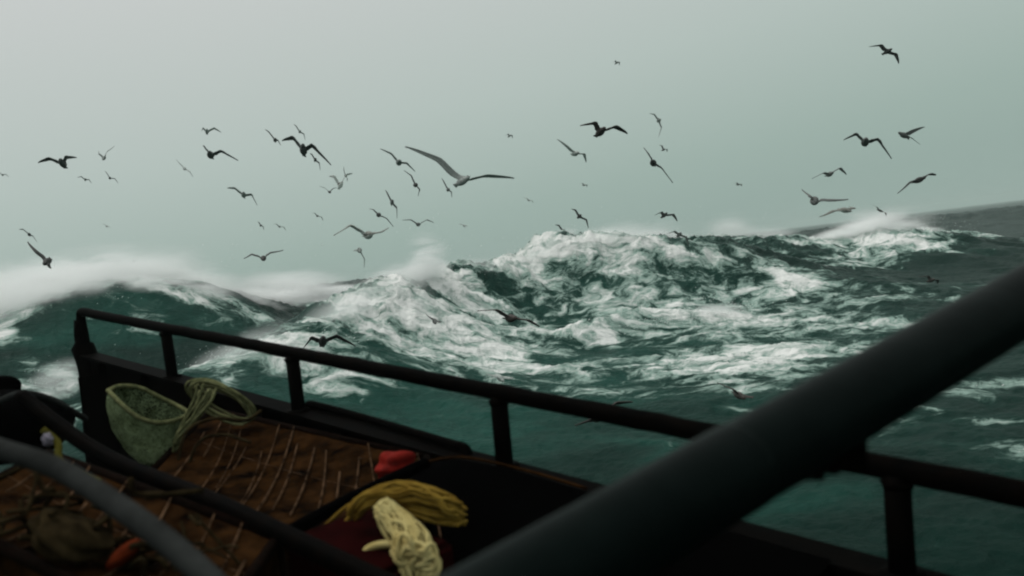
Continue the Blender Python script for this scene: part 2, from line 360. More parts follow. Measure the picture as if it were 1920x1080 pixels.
def sea_material():
    mt = bpy.data.materials.new('sea_water'); mt.use_nodes = True; t = mt.node_tree; b = t.nodes['Principled BSDF']
    N = lambda k, **kw: (lambda n: ([setattr(n, a, v) for a, v in kw.items()], n)[1])(t.nodes.new(k))
    L = t.links.new
    def math_(op, a, b_=None, c=None, clamp=False):
        n = N('ShaderNodeMath', operation=op, use_clamp=clamp)
        for i, v in enumerate((a, b_, c)):
            if v is None: continue
            if isinstance(v, (int, float)): n.inputs[i].default_value = v
            else: L(v, n.inputs[i])
        return n.outputs[0]
    tc = N('ShaderNodeTexCoord'); co = tc.outputs['Object']
    mp = N('ShaderNodeMapping'); mp.inputs['Rotation'].default_value = (0, 0, R(-18)); mp.inputs['Scale'].default_value = (.85, 1., 1.25); L(co, mp.inputs[0])
    wn_ = N('ShaderNodeTexNoise'); wn_.inputs['Scale'].default_value = .32; wn_.inputs['Detail'].default_value = 3; L(mp.outputs[0], wn_.inputs['Vector'])
    wv = N('ShaderNodeVectorMath', operation='MULTIPLY_ADD'); wv.inputs[1].default_value = (2.2, 2.2, 2.2); L(wn_.outputs['Color'], wv.inputs[0]); L(mp.outputs[0], wv.inputs[2])
    n1 = N('ShaderNodeTexNoise'); n1.inputs['Scale'].default_value = .85; n1.inputs['Detail'].default_value = 9; n1.inputs['Roughness'].default_value = .64; n1.inputs['Distortion'].default_value = 1.0
    L(wv.outputs[0], n1.inputs['Vector'])
    n2 = N('ShaderNodeTexNoise'); n2.inputs['Scale'].default_value = 2.4; n2.inputs['Detail'].default_value = 6; n2.inputs['Roughness'].default_value = .6; n2.inputs['Distortion'].default_value = 1.2
    L(wv.outputs[0], n2.inputs['Vector'])
    rid = math_('SUBTRACT', 1, math_('ABSOLUTE', math_('MULTIPLY_ADD', n2.outputs[0], 6, -3)), clamp=True)   # thin marbled filaments
    fa = N('ShaderNodeAttribute', attribute_name='foam'); fo = fa.outputs['Fac']
    aa = N('ShaderNodeAttribute', attribute_name='air'); air = aa.outputs['Fac']
    pat = math_('ADD', math_('MULTIPLY_ADD', n1.outputs[0], 3.6, -1.30), math_('MULTIPLY', rid, .26))
    v = math_('ADD', pat, math_('MULTIPLY', fo, 1.26))
    mr = N('ShaderNodeMapRange', interpolation_type='SMOOTHSTEP'); L(v, mr.inputs['Value']); mr.inputs['From Min'].default_value = 1.2; mr.inputs['From Max'].default_value = 2.6
    foam = mr.outputs[0]
    # water colour: deep green, turquoise where air is beaten in
    cw = N('ShaderNodeMixRGB'); cw.inputs[1].default_value = (.0026, .0145, .0110, 1); cw.inputs[2].default_value = (.016, .098, .074, 1)
    airn = math_('MULTIPLY', air, math_('MULTIPLY_ADD', n1.outputs[0], .9, .0), clamp=True); L(airn, cw.inputs[0])
    cf = N('ShaderNodeValToRGB'); L(foam, cf.inputs[0])
    cf.color_ramp.elements[0].color = (.015, .055, .043, 1); cf.color_ramp.elements[1].color = (.70, .72, .70, 1)
    e = cf.color_ramp.elements.new(.5); e.color = (.26, .37, .325, 1)
    mxc = N('ShaderNodeMixRGB'); L(math_('MULTIPLY', foam, 3.0, clamp=True), mxc.inputs[0]); L(cw.outputs[0], mxc.inputs[1]); L(cf.outputs[0], mxc.inputs[2])
    L(mxc.outputs[0], b.inputs['Base Color'])
    L(math_('MULTIPLY_ADD', foam, .5, .3), b.inputs['Roughness']); b.inputs['IOR'].default_value = 1.075
    b.inputs['Specular IOR Level'].default_value = .5; b.inputs['Specular Tint'].default_value = (.62, .95, .86, 1)
    nb = N('ShaderNodeTexNoise'); nb.inputs['Scale'].default_value = 2.6; nb.inputs['Detail'].default_value = 8; nb.inputs['Roughness'].default_value = .62; L(wv.outputs[0], nb.inputs['Vector'])
    hh = math_('ADD', nb.outputs[0], math_('MULTIPLY', foam, .8))
    bp = N('ShaderNodeBump'); bp.inputs['Strength'].default_value = .75; bp.inputs['Distance'].default_value = .22; L(hh, bp.inputs['Height']); L(bp.outputs[0], b.inputs['Normal'])
    return mt
build_sea()

# ------------------------------------------------------------------ haze and blown spray
def haze():
    mb = MB(); x0, x1, y0, y1, z0, z1 = -900, 900, -60, 2300, -12, 17
    mb.box(((x0+x1)/2, (y0+y1)/2, (z0+z1)/2), Vector(((x1-x0)/2, 0, 0)), Vector((0, (y1-y0)/2, 0)), Vector((0, 0, (z1-z0)/2)))
    mt = bpy.data.materials.new('sea_haze'); mt.use_nodes = True; t = mt.node_tree; t.nodes.clear()
    v = t.nodes.new('ShaderNodeVolumePrincipled'); v.inputs['Color'].default_value = (.70, .83, .79, 1); v.inputs['Density'].default_value = HAZE_D; v.inputs['Anisotropy'].default_value = 0
    o = t.nodes.new('ShaderNodeOutputMaterial'); t.links.new(v.outputs[0], o.inputs['Volume'])
    tag(mb.build('haze', mt, smooth=False), kind='stuff')
haze()
def spray_material(name, dens, nscale, thr, col=(.97, .985, .98)):
    mt = bpy.data.materials.new(name); mt.use_nodes = True; t = mt.node_tree; t.nodes.clear(); L = t.links.new
    tc = t.nodes.new('ShaderNodeTexCoord'); ln = t.nodes.new('ShaderNodeVectorMath'); ln.operation = 'LENGTH'; L(tc.outputs['Object'], ln.inputs[0])
    fall = t.nodes.new('ShaderNodeMapRange'); fall.interpolation_type = 'SMOOTHSTEP'; L(ln.outputs['Value'], fall.inputs['Value'])
    fall.inputs['From Min'].default_value = 1; fall.inputs['From Max'].default_value = .1
    g = t.nodes.new('ShaderNodeNewGeometry'); mp = t.nodes.new('ShaderNodeMapping'); mp.inputs['Rotation'].default_value = (0, R(35), 0); mp.inputs['Scale'].default_value = (.35, .9, 1.5); L(g.outputs['Position'], mp.inputs[0])
    n = t.nodes.new('ShaderNodeTexNoise'); n.inputs['Scale'].default_value = nscale; n.inputs['Detail'].default_value = 4; n.inputs['Roughness'].default_value = .6; n.inputs['Distortion'].default_value = .5
    L(mp.outputs[0], n.inputs['Vector'])
    a = t.nodes.new('ShaderNodeMath'); a.operation = 'MULTIPLY_ADD'; L(n.outputs[0], a.inputs[0]); a.inputs[1].default_value = 4.2
    L(fall.outputs[0], a.inputs[2])
    r = t.nodes.new('ShaderNodeMapRange'); r.interpolation_type = 'SMOOTHSTEP'; L(a.outputs[0], r.inputs['Value']); r.inputs['From Min'].default_value = thr; r.inputs['From Max'].default_value = thr+.9
    r.inputs['To Max'].default_value = dens
    mu = t.nodes.new('ShaderNodeMath'); mu.operation = 'MULTIPLY'; L(r.outputs[0], mu.inputs[0]); L(fall.outputs[0], mu.inputs[1])
    v = t.nodes.new('ShaderNodeVolumePrincipled'); v.inputs['Color'].default_value = (*col, 1); L(mu.outputs[0], v.inputs['Density'])
    o = t.nodes.new('ShaderNodeOutputMaterial'); L(v.outputs[0], o.inputs['Volume'])
    return mt
SM = {'soft': spray_material('soft_spray', .8, .8, 1.95), 'dense': spray_material('dense_spray', 2.4, 1.3, 2.05)}
_ball = {}
def puff(px, py, d, rx, ry, rz, ang=0, kind='soft'):
    """cloud of wind-blown spray: half sizes in metres across, in depth and up; ang tilts it in the wind"""
    if kind not in _ball:
        bm = bmesh.new(); bmesh.ops.create_icosphere(bm, subdivisions=3, radius=1); me = bpy.data.meshes.new('sea_spray'); bm.to_mesh(me); bm.free(); me.materials.append(SM[kind]); _ball[kind] = me
    o = bpy.data.objects.new('sea_spray', _ball[kind]); C.objects.link(o)
    o.location = at(px, py, d); o.scale = (rx, ry, rz); o.rotation_euler = (0, R(ang), 0)
    tag(o, kind='stuff')
for a in [
    (140, 556, 34, 3.4, 1.2, .8, -18, 'dense'), (250, 536, 35, 3.4, 1.2, .7, 0, 'dense'), (340, 542, 36.5, 3.2, 1.2, .7, 12, 'dense'), (440, 560, 40, 3.2, 1.2, .8, 20, 'dense'), (520, 556, 44, 3.4, 1.2, .8, 8, 'dense'), (60, 590, 33, 3, 1, 1, -30, 'dense'), (90, 570, 33.5, 4.5, 1.5, 1.6, -25, 'soft'), (60, 555, 36, 6.0, 3, 2.3, -8, 'soft'), (-40, 600, 33, 5, 3, 2.6, -15, 'soft'), (190, 525, 37, 5.5, 2.5, 1.5, -10, 'soft'), (90, 560, 37, 5, 2, 1.6, -25, 'dense'), (0, 600, 35, 4, 2, 1.8, -25, 'dense'), (230, 525, 38, 4, 1.5, 1.0, 0, 'dense'), (290, 512, 38, 4.2, 2.2, 1.3, 6, 'soft'), (395, 540, 40, 4.5, 2, 1.3, 20, 'soft'),
    (300, 530, 38, 3.0, 1.5, .8, 6, 'dense'), (400, 555, 40, 3.2, 1.5, .8, 22, 'dense'), (480, 565, 44, 3, 2, .8, 10, 'dense'), (30, 610, 33, 3.5, 1.5, 1.4, -30, 'soft'), (130, 550, 35, 3, 1.5, 1.0, -25, 'dense'),
    (540, 535, 60, 6, 3, 1.6, 5, 'soft'), (560, 552, 60, 4, 3, .9, 5, 'dense'), (630, 548, 62, 3.5, 3, .7, 0, 'dense'),
    (800, 500, 36, 1.4, 1, 1.9, 4, 'dense'), (765, 535, 34, 2.2, 1, 1.1, -20, 'soft'), (1000, 490, 41, 2.4, .8, .8, -25, 'soft'), (1150, 452, 41, 4, .8, .9, 0, 'soft'), (730, 535, 35, 1.8, 1.2, 1.2, -25, 'dense'), (790, 520, 37, 1.8, 1.2, 1.0, -5, 'dense'), (870, 510, 39, 2.4, 1.2, .8, 0, 'dense'),
    (1040, 460, 43, 2.0, 1, 1.0, -30, 'dense'), (1130, 447, 43, 2.4, 1, .8, 0, 'dense'), (1240, 450, 43, 2.4, 1, .8, 8, 'dense'), (960, 500, 45, 3.0, 1, .9, -10, 'soft'), (1180, 445, 43, 4, 1, 1.2, 0, 'soft'), (1310, 470, 43, 1.8, 1, .8, 25, 'soft'),
    (1370, 435, 56, 2.4, 1.5, 1.6, 0, 'soft'), (1440, 445, 56, 3, 1.5, .9, 5, 'soft'), (1560, 448, 54, 4.2, 1.5, .9, -12, 'dense'), (1650, 430, 54, 3.2, 1.5, 1.3, 0, 'dense'), (1740, 442, 54, 3.2, 1.5, 1.0, 20, 'dense'), (1650, 418, 56, 5, 1.5, 1.5, 0, 'soft'),
    (620, 600, 29, 3.6, 1.2, 1.0, -25, 'soft'), (450, 655, 24, 2.4, .8, .6, -20, 'soft'), (110, 715, 27, 2.0, 1, 1.0, -20, 'soft'),
    (1330, 590, 34, 1.8, .8, .7, 0, 'dense'), (720, 600, 32, 3, 1, 1.0, -20, 'soft')]:
    puff(*a)

DROPS = [(300, 530, 38, 5, 1.0, 900), (420, 560, 41, 4, .7, 700), (120, 560, 34, 3, .8, 500), (560, 548, 60, 5, .8, 300), (740, 535, 35, 2.5, .8, 900), (800, 500, 37, 1.0, 1.5, 500), (870, 508, 39, 3, .6, 500),
 (1040, 460, 43, 2.0, .8, 700), (1150, 448, 43, 3.0, .7, 900), (1270, 455, 43, 2.5, .7, 700), (1370, 440, 55, 2.0, 1.0, 500), (1560, 450, 54, 4.0, .7, 600), (1660, 430, 54, 3.5, .9, 900), (1760, 450, 54, 3.0, .6, 500), (1330, 585, 33, 1.8, .5, 500), (1180, 610, 33, 3, .4, 400), (480, 655, 25, 2.2, .3, 400), (1760, 765, 19.5, 1.5, .2, 250), (110, 715, 27, 1.5, .5, 300), (960, 540, 42, 3, .7, 500)]
def droplets():
    rr = np.random.RandomState(11); mb = MB()
    for px, py, d, wx_, wz_, n in DROPS:
        c = at(px, py, d)
        for i in range(n):
            t = rr.exponential(.45)
            p = c+Vector((rr.normal()*wx_*.6+t*.9*wx_*.3, rr.normal()*.5, (t-.35)*wz_+.12*rr.normal()))
            r_ = abs(rr.normal())*.007+.004
            e = r_*(1+2*rr.rand()); v = [p+Vector((e, 0, e*.5)), p-Vector((e, 0, e*.5)), p+Vector((0, r_, 0)), p-Vector((0, r_, 0)), p+Vector((0, 0, r_)), p-Vector((0, 0, r_))]
            mb.add(v, [(0, 2, 4), (2, 1, 4), (1, 3, 4), (3, 0, 4), (2, 0, 5), (1, 2, 5), (3, 1, 5), (0, 3, 5)])
    mt = mat('water_drops', (.7, .74, .72), .6, .05, 5)
    tag(mb.build('spray_droplets', mt), kind='stuff')
droplets()

# ------------------------------------------------------------------ the fishing boat
boat = empty('fishing_boat', at(800, 1000, 3.2), label='black fishing boat with pipe handrail, bulwark and gear-strewn deck in the foreground', cat='boat')
RA, RB = at(150, 584, 6.3), at(1680, 880, 2.205)
CA, CB = at(164, 664, 6.3), at(1692, 1078, 2.205)
rail = lambda t: RA+(RB-RA)*(t/4)
cap = lambda t: CA+(CB-CA)*(t/4)
ax = (RA-RB).normalized(); up = Vector((0, 0, 1))
inb = Vector((ax.y, -ax.x, 0)).normalized()
if inb.dot(ORG-CA) < 0: inb = -inb          # inboard
outb = -inb
# handrail with a bend at its far end, standing on posts
pts = [cap(0)+Vector((0, 0, -.02)), cap(0).lerp(rail(0), .5), rail(0)-up*.05+(cap(0)-rail(0))*.0+ax*.0, rail(0)+(-ax)*.05, rail(.2)]
mb = MB(); rp_ = catmull(pts, 6)+[rail(t/16)+up*random.uniform(-.002, .002) for t in range(6, 92)]
mb.tube(rp_, [.034*random.uniform(.965, 1.035) for _ in rp_], 16)
mb.build('handrail', M['paint'], boat)
for t in (1, 2, 3, 4, 5):
    mb = MB(); mb.tube([rail(t)-up*.015, rail(t).lerp(cap(t), .5), cap(t)-up*.01], .036, 14)
    mb.tube([cap(t)+up*.012, cap(t)-up*.012], .06, 14)
    mb.tube([rail(t)-up*.030, rail(t)-up*.052], [.046, .038], 14)
    mb.build('rail_post', M['paint'], boat)
# bulwark: plate, flat-bar cap, inner stays
t0, t1 = -.03, 5.2
mb = MB()
def plate(off0, off1, z0, z1, n=24):
    a, b = [], []
    P = []
    for i in range(n+1):
        c = cap(t0+(t1-t0)*i/n)
        P.append([c+outb*off0+up*z0, c+outb*off1+up*z0, c+outb*off1+up*z1, c+outb*off0+up*z1, c+outb*off0+up*z0])
    return P
mb.grid(plate(-.006, .006, -1.15, -.012)); mb.build('bulwark', M['bulwark'], boat, smooth=False)
mb = MB(); mb.grid(plate(-.065, .065, -.012, .006)); mb.build('bulwark_cap', M['paint'], boat, smooth=False)
for k in range(10):
    c = cap(.25+k*.5)
    mb = MB(); mb.add([c+inb*.006-up*.012, c+inb*.06-up*.03, c+inb*.22-up*1.1, c+inb*.006-up*1.1], [(0, 1, 2, 3)])
    mb.box(c+inb*.11-up*.6, inb*.10, ax*.006, up*.5)
    mb.build('bulwark_stay', M['bulwark'], boat, smooth=False)
# broad end stanchion of the bulwark
E0, E1, E2 = at(152, 640, 6.32), at(170, 700, 6.32), at(180, 830, 6.3)
mb = MB(); mb.tube(catmull([at(150, 600, 6.32), E0, E1, E2, at(188, 900, 6.3)], 5), [.045]*6+[.085]*15, 14); mb.build('end_stanchion', M['paint'], boat)
# outer hull plating and deck
mb = MB(); P = []
for i in range(25):
    c = cap(-.03+5.23*i/24)-up*1.15
    P.append([c, c+outb*.02-up*.4, c+outb*.05-up*1.2, c+inb*.1-up*2.6])
mb.grid(P); mb.build('hull', M['hull'], boat)
mb = MB(); P = []
for i in range(13):
    c = cap(-.6+5.8*i/12)-up*1.15
    P.append([c+outb*.0-up*.002, c+inb*1.2, c+inb*2.5, c+inb*4.5])
mb.grid(P); mb.build('deck', M['deck'], boat, smooth=False)
# low pipe hoop over the bulwark cap
hp = [(566, 800, 4.35), (575, 762, 4.33), (600, 762, 4.25), (700, 789, 3.95), (845, 832, 3.5), (868, 838, 3.44), (878, 852, 3.41), (884, 890, 3.4)]
mb = MB(); mb.tube(catmull([at(*p) for p in hp], 6), .021, 12)
mb.tube([at(693, 788, 3.97), at(699, 835, 3.97)], .024, 10)
mb.build('low_rail', M['paint'], boat)
# rail of the inner deck coaming, and the grey pipe nearer still
mb = MB(); mb.tube(catmull([at(40, 742, 3.3), at(100, 790, 3.2), at(210, 862, 3.0), at(420, 950, 2.55), at(700, 1085, 2.05), at(860, 1160, 1.85)], 8), .030, 14); mb.build('coaming_rail', M['paint'], boat)
mb = MB(); mb.tube(catmull([at(-120, 795, 3.5), at(0, 752, 3.4), at(45, 738, 3.35), at(100, 752, 3.5), at(160, 785, 4.2)], 8), .016, 10); mb.build('arch_bar', M['grey'], boat)
mb = MB(); mb.tube(catmull([at(-160, 790, 1.75), at(0, 842, 1.62), at(110, 880, 1.55), at(240, 962, 1.42), at(330, 1030, 1.35), at(440, 1130, 1.28)], 8), .021, 18); mb.build('grey_handrail', M['grey'], boat)
# thick brace pipe close to the lens
iz = lambda x: .704+.000431*(1920-x)
cx = lambda x: at(x, 565+.581*(1920-x), 1/iz(x))
mb = MB(); xs = list(range(2600, 430, -25))
far_ = cx(2600)+(cx(2600)-cx(2200)).normalized()*3.5
mb.tube([far_]+[cx(x) for x in xs], [.0575]+[.0575*random.uniform(.992, 1.008) for _ in xs], 40); mb.build('brace_pipe', M['pipe'], boat)
mb = MB(); mb.tube([cx(1395), cx(1388), cx(1150), cx(900), cx(650)], [.0574, .0588, .0588, .0588, .0588], 40); mb.build('pipe_sleeve', M['pipe'], boat)
pdir = (cx(1500)-cx(1700)).normalized(); pn = Vector((0, 0, 1)); pn = (pn-pdir*pn.dot(pdir)).normalized(); ps = pdir.cross(pn)
mb = MB(); c = cx(1580)
mb.box(at(1560, 842, 1.2), cr*.044, fw*.02, cu*.030); mb.box(at(1500, 838, 1.16), cr*.03, fw*.015, cu*.045)
for dx, dy in ((-38, 36), (0, 38), (32, 34)):
    p = at(1560+dx, 842+dy, 1.19); mb.tube([p+cu*.012, p-cu*.006], .011, 8)
mb.build('pipe_clamp', M['paint'], boat, smooth=False)

# ------------------------------------------------------------------ gear on the deck
def pot(o, e1, e2, dn, name, label, netmat, nlines, frame_r=.017, mesh_dn=True, twr=.0035, sag=.035):
    """steel framed crab pot: corner o, edge vectors e1, e2 of the top, dn downwards"""
    root = empty(name, o+(e1+e2)/2+dn, label=label, cat='crab pot', group='steel framed crab pots on the deck')
    cs = [o, o+e1, o+e1+e2, o+e2]
    mb = MB()
    for ring in (cs, [c+dn for c in cs]):
        for i in range(4): mb.tube([ring[i], ring[(i+1) % 4]], frame_r, 8)
    for c in cs: mb.tube([c, c+dn], frame_r, 8)
    mb.build('frame', M['rust'], root)
    rnd = random.Random(len(name)+nlines)
    mb = MB(); nz = dn.normalized()
    def panel(a, b, c, nu=26, nv=14):
        P = []
        for i in range(nu+1):
            u = i/nu; P.append([a+b*u+c*(j/nv)+nz*(sag*4*u*(1-u)*math.sin(math.pi*j/nv)+.004*rnd.uniform(-1, 1)) for j in range(nv+1)])
        mb.grid(P)
    panel(o, e1, e2); 
    for i in range(4):
        a, b = cs[i], cs[(i+1) % 4]; P = [[a+(b-a)*(k/8)+dn*(j/6) for j in range(7)] for k in range(9)]; mb.grid(P)
    mb.build('netting', netmat, root)
    mb = MB(); L2 = e2.length
    for k in range(nlines):
        u = (k+.5)/nlines+rnd.uniform(-.018, .018); bow = rnd.uniform(.04, .24)
        pts = []
        lo, hi = rnd.choice(((0, 12), (0, 12), (0, 7), (4, 12), (2, 10)))
        for j in range(lo, hi+1):
            v = j/12; q = o+e1*(u+bow*math.sin(math.pi*v*.5)*.5)+e2*v+nz*(-.012+sag*4*u*(1-u)*math.sin(math.pi*v))
            pts.append(q)
        mb.tube(pts, twr*rnd.uniform(.7, 1.3), 5)
    for k in range(1):
        v = (k+.9)/2.1; mb.tube([o+e1*(j/16)+e2*v+nz*(-.006+sag*4*(j/16)*(1-j/16)*math.sin(math.pi*v)) for j in range(17)], twr*.5, 4)
    mb.build('twine', M['twine'], root)
    return root
A0, A1, A2 = at(395, 768, 4.45), at(800, 858, 3.35), at(265, 905, 3.45)
e1 = A1-A0; e2 = A2-A0
pot(A0, e1, e2, Vector((0, 0, -.55)), 'crab_pot', 'brown netted crab pot with pale bowed lines beside the bulwark, behind the yellow rope', M['net'], 17)
B0, B1, B2 = at(90, 850, 2.9), at(520, 1010, 2.35), at(-130, 960, 2.3)
pot(B0, B1-B0, B2-B0, Vector((0, 0, -.5)), 'crab_pot', 'brown netted crab pot under the grey handrail at the lower left corner', M['net'], 11)
# clutter lying on the lower left pot
rnd = random.Random(5)
mb = MB()
for k in range(26):
    x, y = rnd.uniform(-20, 380), rnd.uniform(880, 1090); p0 = at(x, y, 2.15)
    q = [p0+Vector((rnd.uniform(-.02, .02)*j, .03*j*rnd.uniform(-1, 1), .004*j))+cr*.035*j*rnd.choice((1, .6, .8))-cu*rnd.uniform(.0, .05)*j for j in range(5)]
    mb.tube(catmull(q, 4), rnd.uniform(.003, .009), 6)
tag(mb.build('tangled_line', M['sludge']), 'tangle of brown line lying over the pot at the lower left corner', 'line')
def lump(name, c, sx, sy, sz, mt_, seed, label, cat, amp=.18, rot=0):
    bm = bmesh.new(); bmesh.ops.create_icosphere(bm, subdivisions=4, radius=1)
    r_ = Matrix.Rotation(rot, 3, fw)
    for v in bm.verts:
        p = v.co; n = 1+amp*math.sin(p.x*3+seed)*math.cos(p.y*4+seed*2)+amp*.5*math.sin(p.z*7+p.x*5+seed)
        q = Vector((p.x*sx, p.y*sy, p.z*sz))*n
        v.co = c+r_ @ q
    me = bpy.data.meshes.new(name); bm.to_mesh(me); bm.free()
    return tag(link(name, me, mt_), label, cat)
lump('bait_bag', at(130, 1005, 2.1), .10, .09, .045, M['sludge'], 1, 'lumpy beige sack on the netting at the lower left', 'sack', rot=.5)
lump('float', at(232, 1040, 2.1), .055, .04, .022, M['orange'], 2, 'orange red float among the lines at the lower left', 'float', .05, rot=-.6)
lump('cloth_scrap', at(90, 824, 2.7), .016, .015, .022, M['lilac'], 4, 'pale lilac scrap beside the yellow green line at the left', 'scrap', .2)
mb = MB(); mb.tube(catmull([at(80, 805, 2.75), at(108, 830, 2.75), at(112, 862, 2.7), at(150, 885, 2.7), at(190, 905, 2.7)], 6), .012, 8); tag(mb.build('mooring_line', M['moss']), 'short yellow green line hanging by the inner rail at the left', 'line')
# dark rounded bundle at the left edge
lump('tarp_bundle', at(20, 800, 3.6), .25, .25, .16, M['tarp'], 3, 'black rounded bundle at the left edge under the small arch bar', 'bundle', .05, rot=.12)
lump('dark_block', at(8, 722, 3.8), .07, .08, .045, M['tarp'], 6, 'small dark block above the arch bar at the left edge', 'block', .05, rot=.4)
# black tarp heap against the bulwark
def tarp_heap():
    mb = MB(); P = []; prof = [(640, 935), (700, 912), (760, 885), (830, 864), (900, 868), (1000, 892), (1100, 922), (1250, 965), (1400, 1005), (1560, 1050)]
    for i, (x, y) in enumerate(catmull([Vector((a, b, 0)) for a, b in prof], 4) and [(p.x, p.y) for p in catmull([Vector((a, b, 0)) for a, b in prof], 4)]):
        d = 3.35-(x-640)/920*1.15; top = at(x, y, d); row = []
        for j in range(15):
            v = j/14; ang = v*math.pi*.62
            row.append(top+inb*(.5*math.sin(ang)**.9)+outb*.0-up*(.75*(1-math.cos(ang)))+up*.012*math.sin(i*1.3+j*2.1)*math.sin(math.pi*v))
        P.append(row)
    mb.grid(P); return mb
h_ = tarp_heap().build('tarp_heap', M['tarp']); tag(h_, 'black tarpaulin covered heap against the bulwark right of the red float', 'tarp')
mb = MB(); mb.tube(catmull([at(700, 905, 3.2), at(760, 880, 3.2), at(835, 859, 3.1), at(900, 862, 3.0), at(1000, 886, 2.9), at(1100, 916, 2.75)], 6), .006, 6)
mb.build('edge_rope', M['net'], h_) if False else tag(mb.build('edge_rope', M['net']), 'thin brown rope along the top edge of the black tarpaulin', 'rope')
# black bar leaning over the netting
mb = MB(); mb.tube(catmull([at(540, 1000, 2.55), at(620, 955, 2.75), at(700, 915, 2.95), at(800, 868, 3.1)], 5), .024, 10); tag(mb.build('steel_bar', M['tarp']), 'black bar lying across the netting, left of the yellow rope', 'bar')
# slack red float under the twine
lump('float', at(742, 874, 3.12), .080, .05, .058, M['red'], 2.5, 'slack dull red float at the end of the brown netting beside the bulwark', 'float', .2, rot=-.4)
# dark red tote below the rope
mb = MB(); c = at(690, 1010, 2.45); mb.box(c-up*.12, ax*.22, inb*.16, up*.12); tag(mb.build('tote', M['maroon'], smooth=False, bevel=.02), 'dark red tub under the pale yellow rope', 'tub')
def strands(path, r, n, sr, spread=None, twist=2.0, seed=1):
    """bundle of strands following a path; r radius of the bundle along it"""
    mb = MB(); P = catmull(path, 8); N = len(P); rnd = random.Random(seed)
    rad = [r(i/(N-1)) if callable(r) else r for i in range(N)]
    for k in range(n):
        a0 = rnd.uniform(0, 6.28); q = math.sqrt(rnd.uniform(.1, 1)); ph = rnd.uniform(0, 6)
        pts = []; nrm = None
        for i, p in enumerate(P):
            t = (P[min(i+1, N-1)]-P[max(i-1, 0)]).normalized()
            if nrm is None: nrm = t.orthogonal().normalized()
            nrm = (nrm-t*nrm.dot(t)).normalized(); b = t.cross(nrm)
            a = a0+twist*i/N+.26*math.sin(i*.35+ph)+.1*math.sin(i*.9+2*ph)
            pts.append(p+(nrm*math.cos(a)+b*math.sin(a))*rad[i]*q)
        i0 = int(rnd.uniform(0, .10)*N); i1 = N-int(rnd.uniform(0, .16)*N)
        end = Vector((rnd.uniform(-.02, .02), rnd.uniform(-.02, .02), rnd.uniform(-.03, .0)))
        pts = [p+end*max(0, (i-.75*N)/(.25*N))**2 for i, p in enumerate(pts)][i0:i1]
        mb.tube(pts, sr*rnd.uniform(.6, 1.25), 6)
    return mb
mb = strands([at(712, 945, 2.42), at(735, 975, 2.40), at(765, 1010, 2.36), at(775, 1050, 2.32), at(778, 1090, 2.30)], lambda u: .026+.032*min(1, u*1.8), 70, .0058, twist=.35, seed=4)
tag(mb.build('rope_hank', M['yellow']), 'pale yellow hank of rope hanging down to the bottom edge of the photo', 'rope')
mb = strands([at(660, 965, 2.52), at(690, 936, 2.5), at(735, 928, 2.5), at(790, 940, 2.5), at(840, 955, 2.5), at(868, 962, 2.5)], lambda u: .024+.030*math.sin(math.pi*min(1, max(0, u*1.35-.35))), 90, .0055, twist=.3, seed=9)
tag(mb.build('rope_bundle', M['ochre']), 'ochre bundle of rope in front of the black tarpaulin', 'rope')
mb = MB(); mb.tube(catmull([at(675, 1062, 2.35), at(690, 1030, 2.38), at(730, 1020, 2.36), at(765, 1030, 2.33), at(750, 1070, 2.3), at(700, 1085, 2.3)], 7), .012, 8)
for k in range(9):
    a = k*.9; c = at(782+24*math.cos(a), 1048+20*math.sin(a*1.3), 2.27); ra, rb, sh = .018+.022*abs(math.sin(k*2.3)), .012+.03*abs(math.cos(k*1.7)), .02*math.sin(k*3.1)
    mb.tube([c+(cr*(math.cos(j*.52)*ra+math.sin(j*.52)*sh)+cu*math.sin(j*.52)*rb+fw*.01*math.sin(j+k)) for j in range(12)], .008, 6, closed=True)
tag(mb.build('knotted_rope', M['yellow']), 'knotted loops of pale yellow rope at the bottom edge under the hank', 'rope')
mb = MB(); mb.tube(catmull([at(690, 928, 2.6), at(660, 965, 2.6), at(640, 990, 2.6), at(628, 1015, 2.6)], 6), .009, 6); mb.tube(catmull([at(700, 925, 2.62), at(650, 950, 2.62), at(610, 985, 2.62)], 6), .006, 6)
tag(mb.build('rope_tail', M['ochre']), 'two thin ochre rope tails running left from the rope bundle', 'rope')

# green mesh bag with an open mouth
def mesh_bag():
    root = empty('mesh_bag', at(270, 885, 3.9), label='pale green mesh bag with a dark open mouth in front of the black bulwark', cat='bag')
    rim = [(203, 732), (225, 724), (262, 727), (300, 745), (335, 762), (352, 775), (330, 788), (290, 792), (255, 780), (225, 755)]
    dep = [3.85, 3.95, 4.05, 4.08, 4.08, 4.0, 3.85, 3.78, 3.74, 3.76]
    R0 = [at(x, y, d) for (x, y), d in zip(rim, dep)]
    R0 = catmull(R0+[R0[0]], 4)[:-1]; n = len(R0)
    cen = [at(270, 770, 3.92), at(264, 798, 3.92), at(272, 830, 3.92), at(280, 856, 3.92), at(284, 876, 3.92)]
    sc_l = [1, .98, .93, .78, .25]
    cc = catmull(cen, 5); P = []
    for i in range(n):
        row = []
        for j, c in enumerate(cc):
            u = j/(len(cc)-1); s_ = np.interp(u, [0, .25, .5, .75, 1], sc_l)
            off = (R0[i]-cen[0])*s_*(1+.07*math.sin(i*1.9+j*.8)*u)
            off.z = off.z*(1-u*.4)
            row.append(c+off)
        P.append(row)
    mb = MB(); mb.grid(P, close_u=True); mb.build('sack', M['greennet'], root)
    mb = MB(); mb.tube(R0, .011, 8, closed=True); mb.build('mouth_rope', M['line'], root)
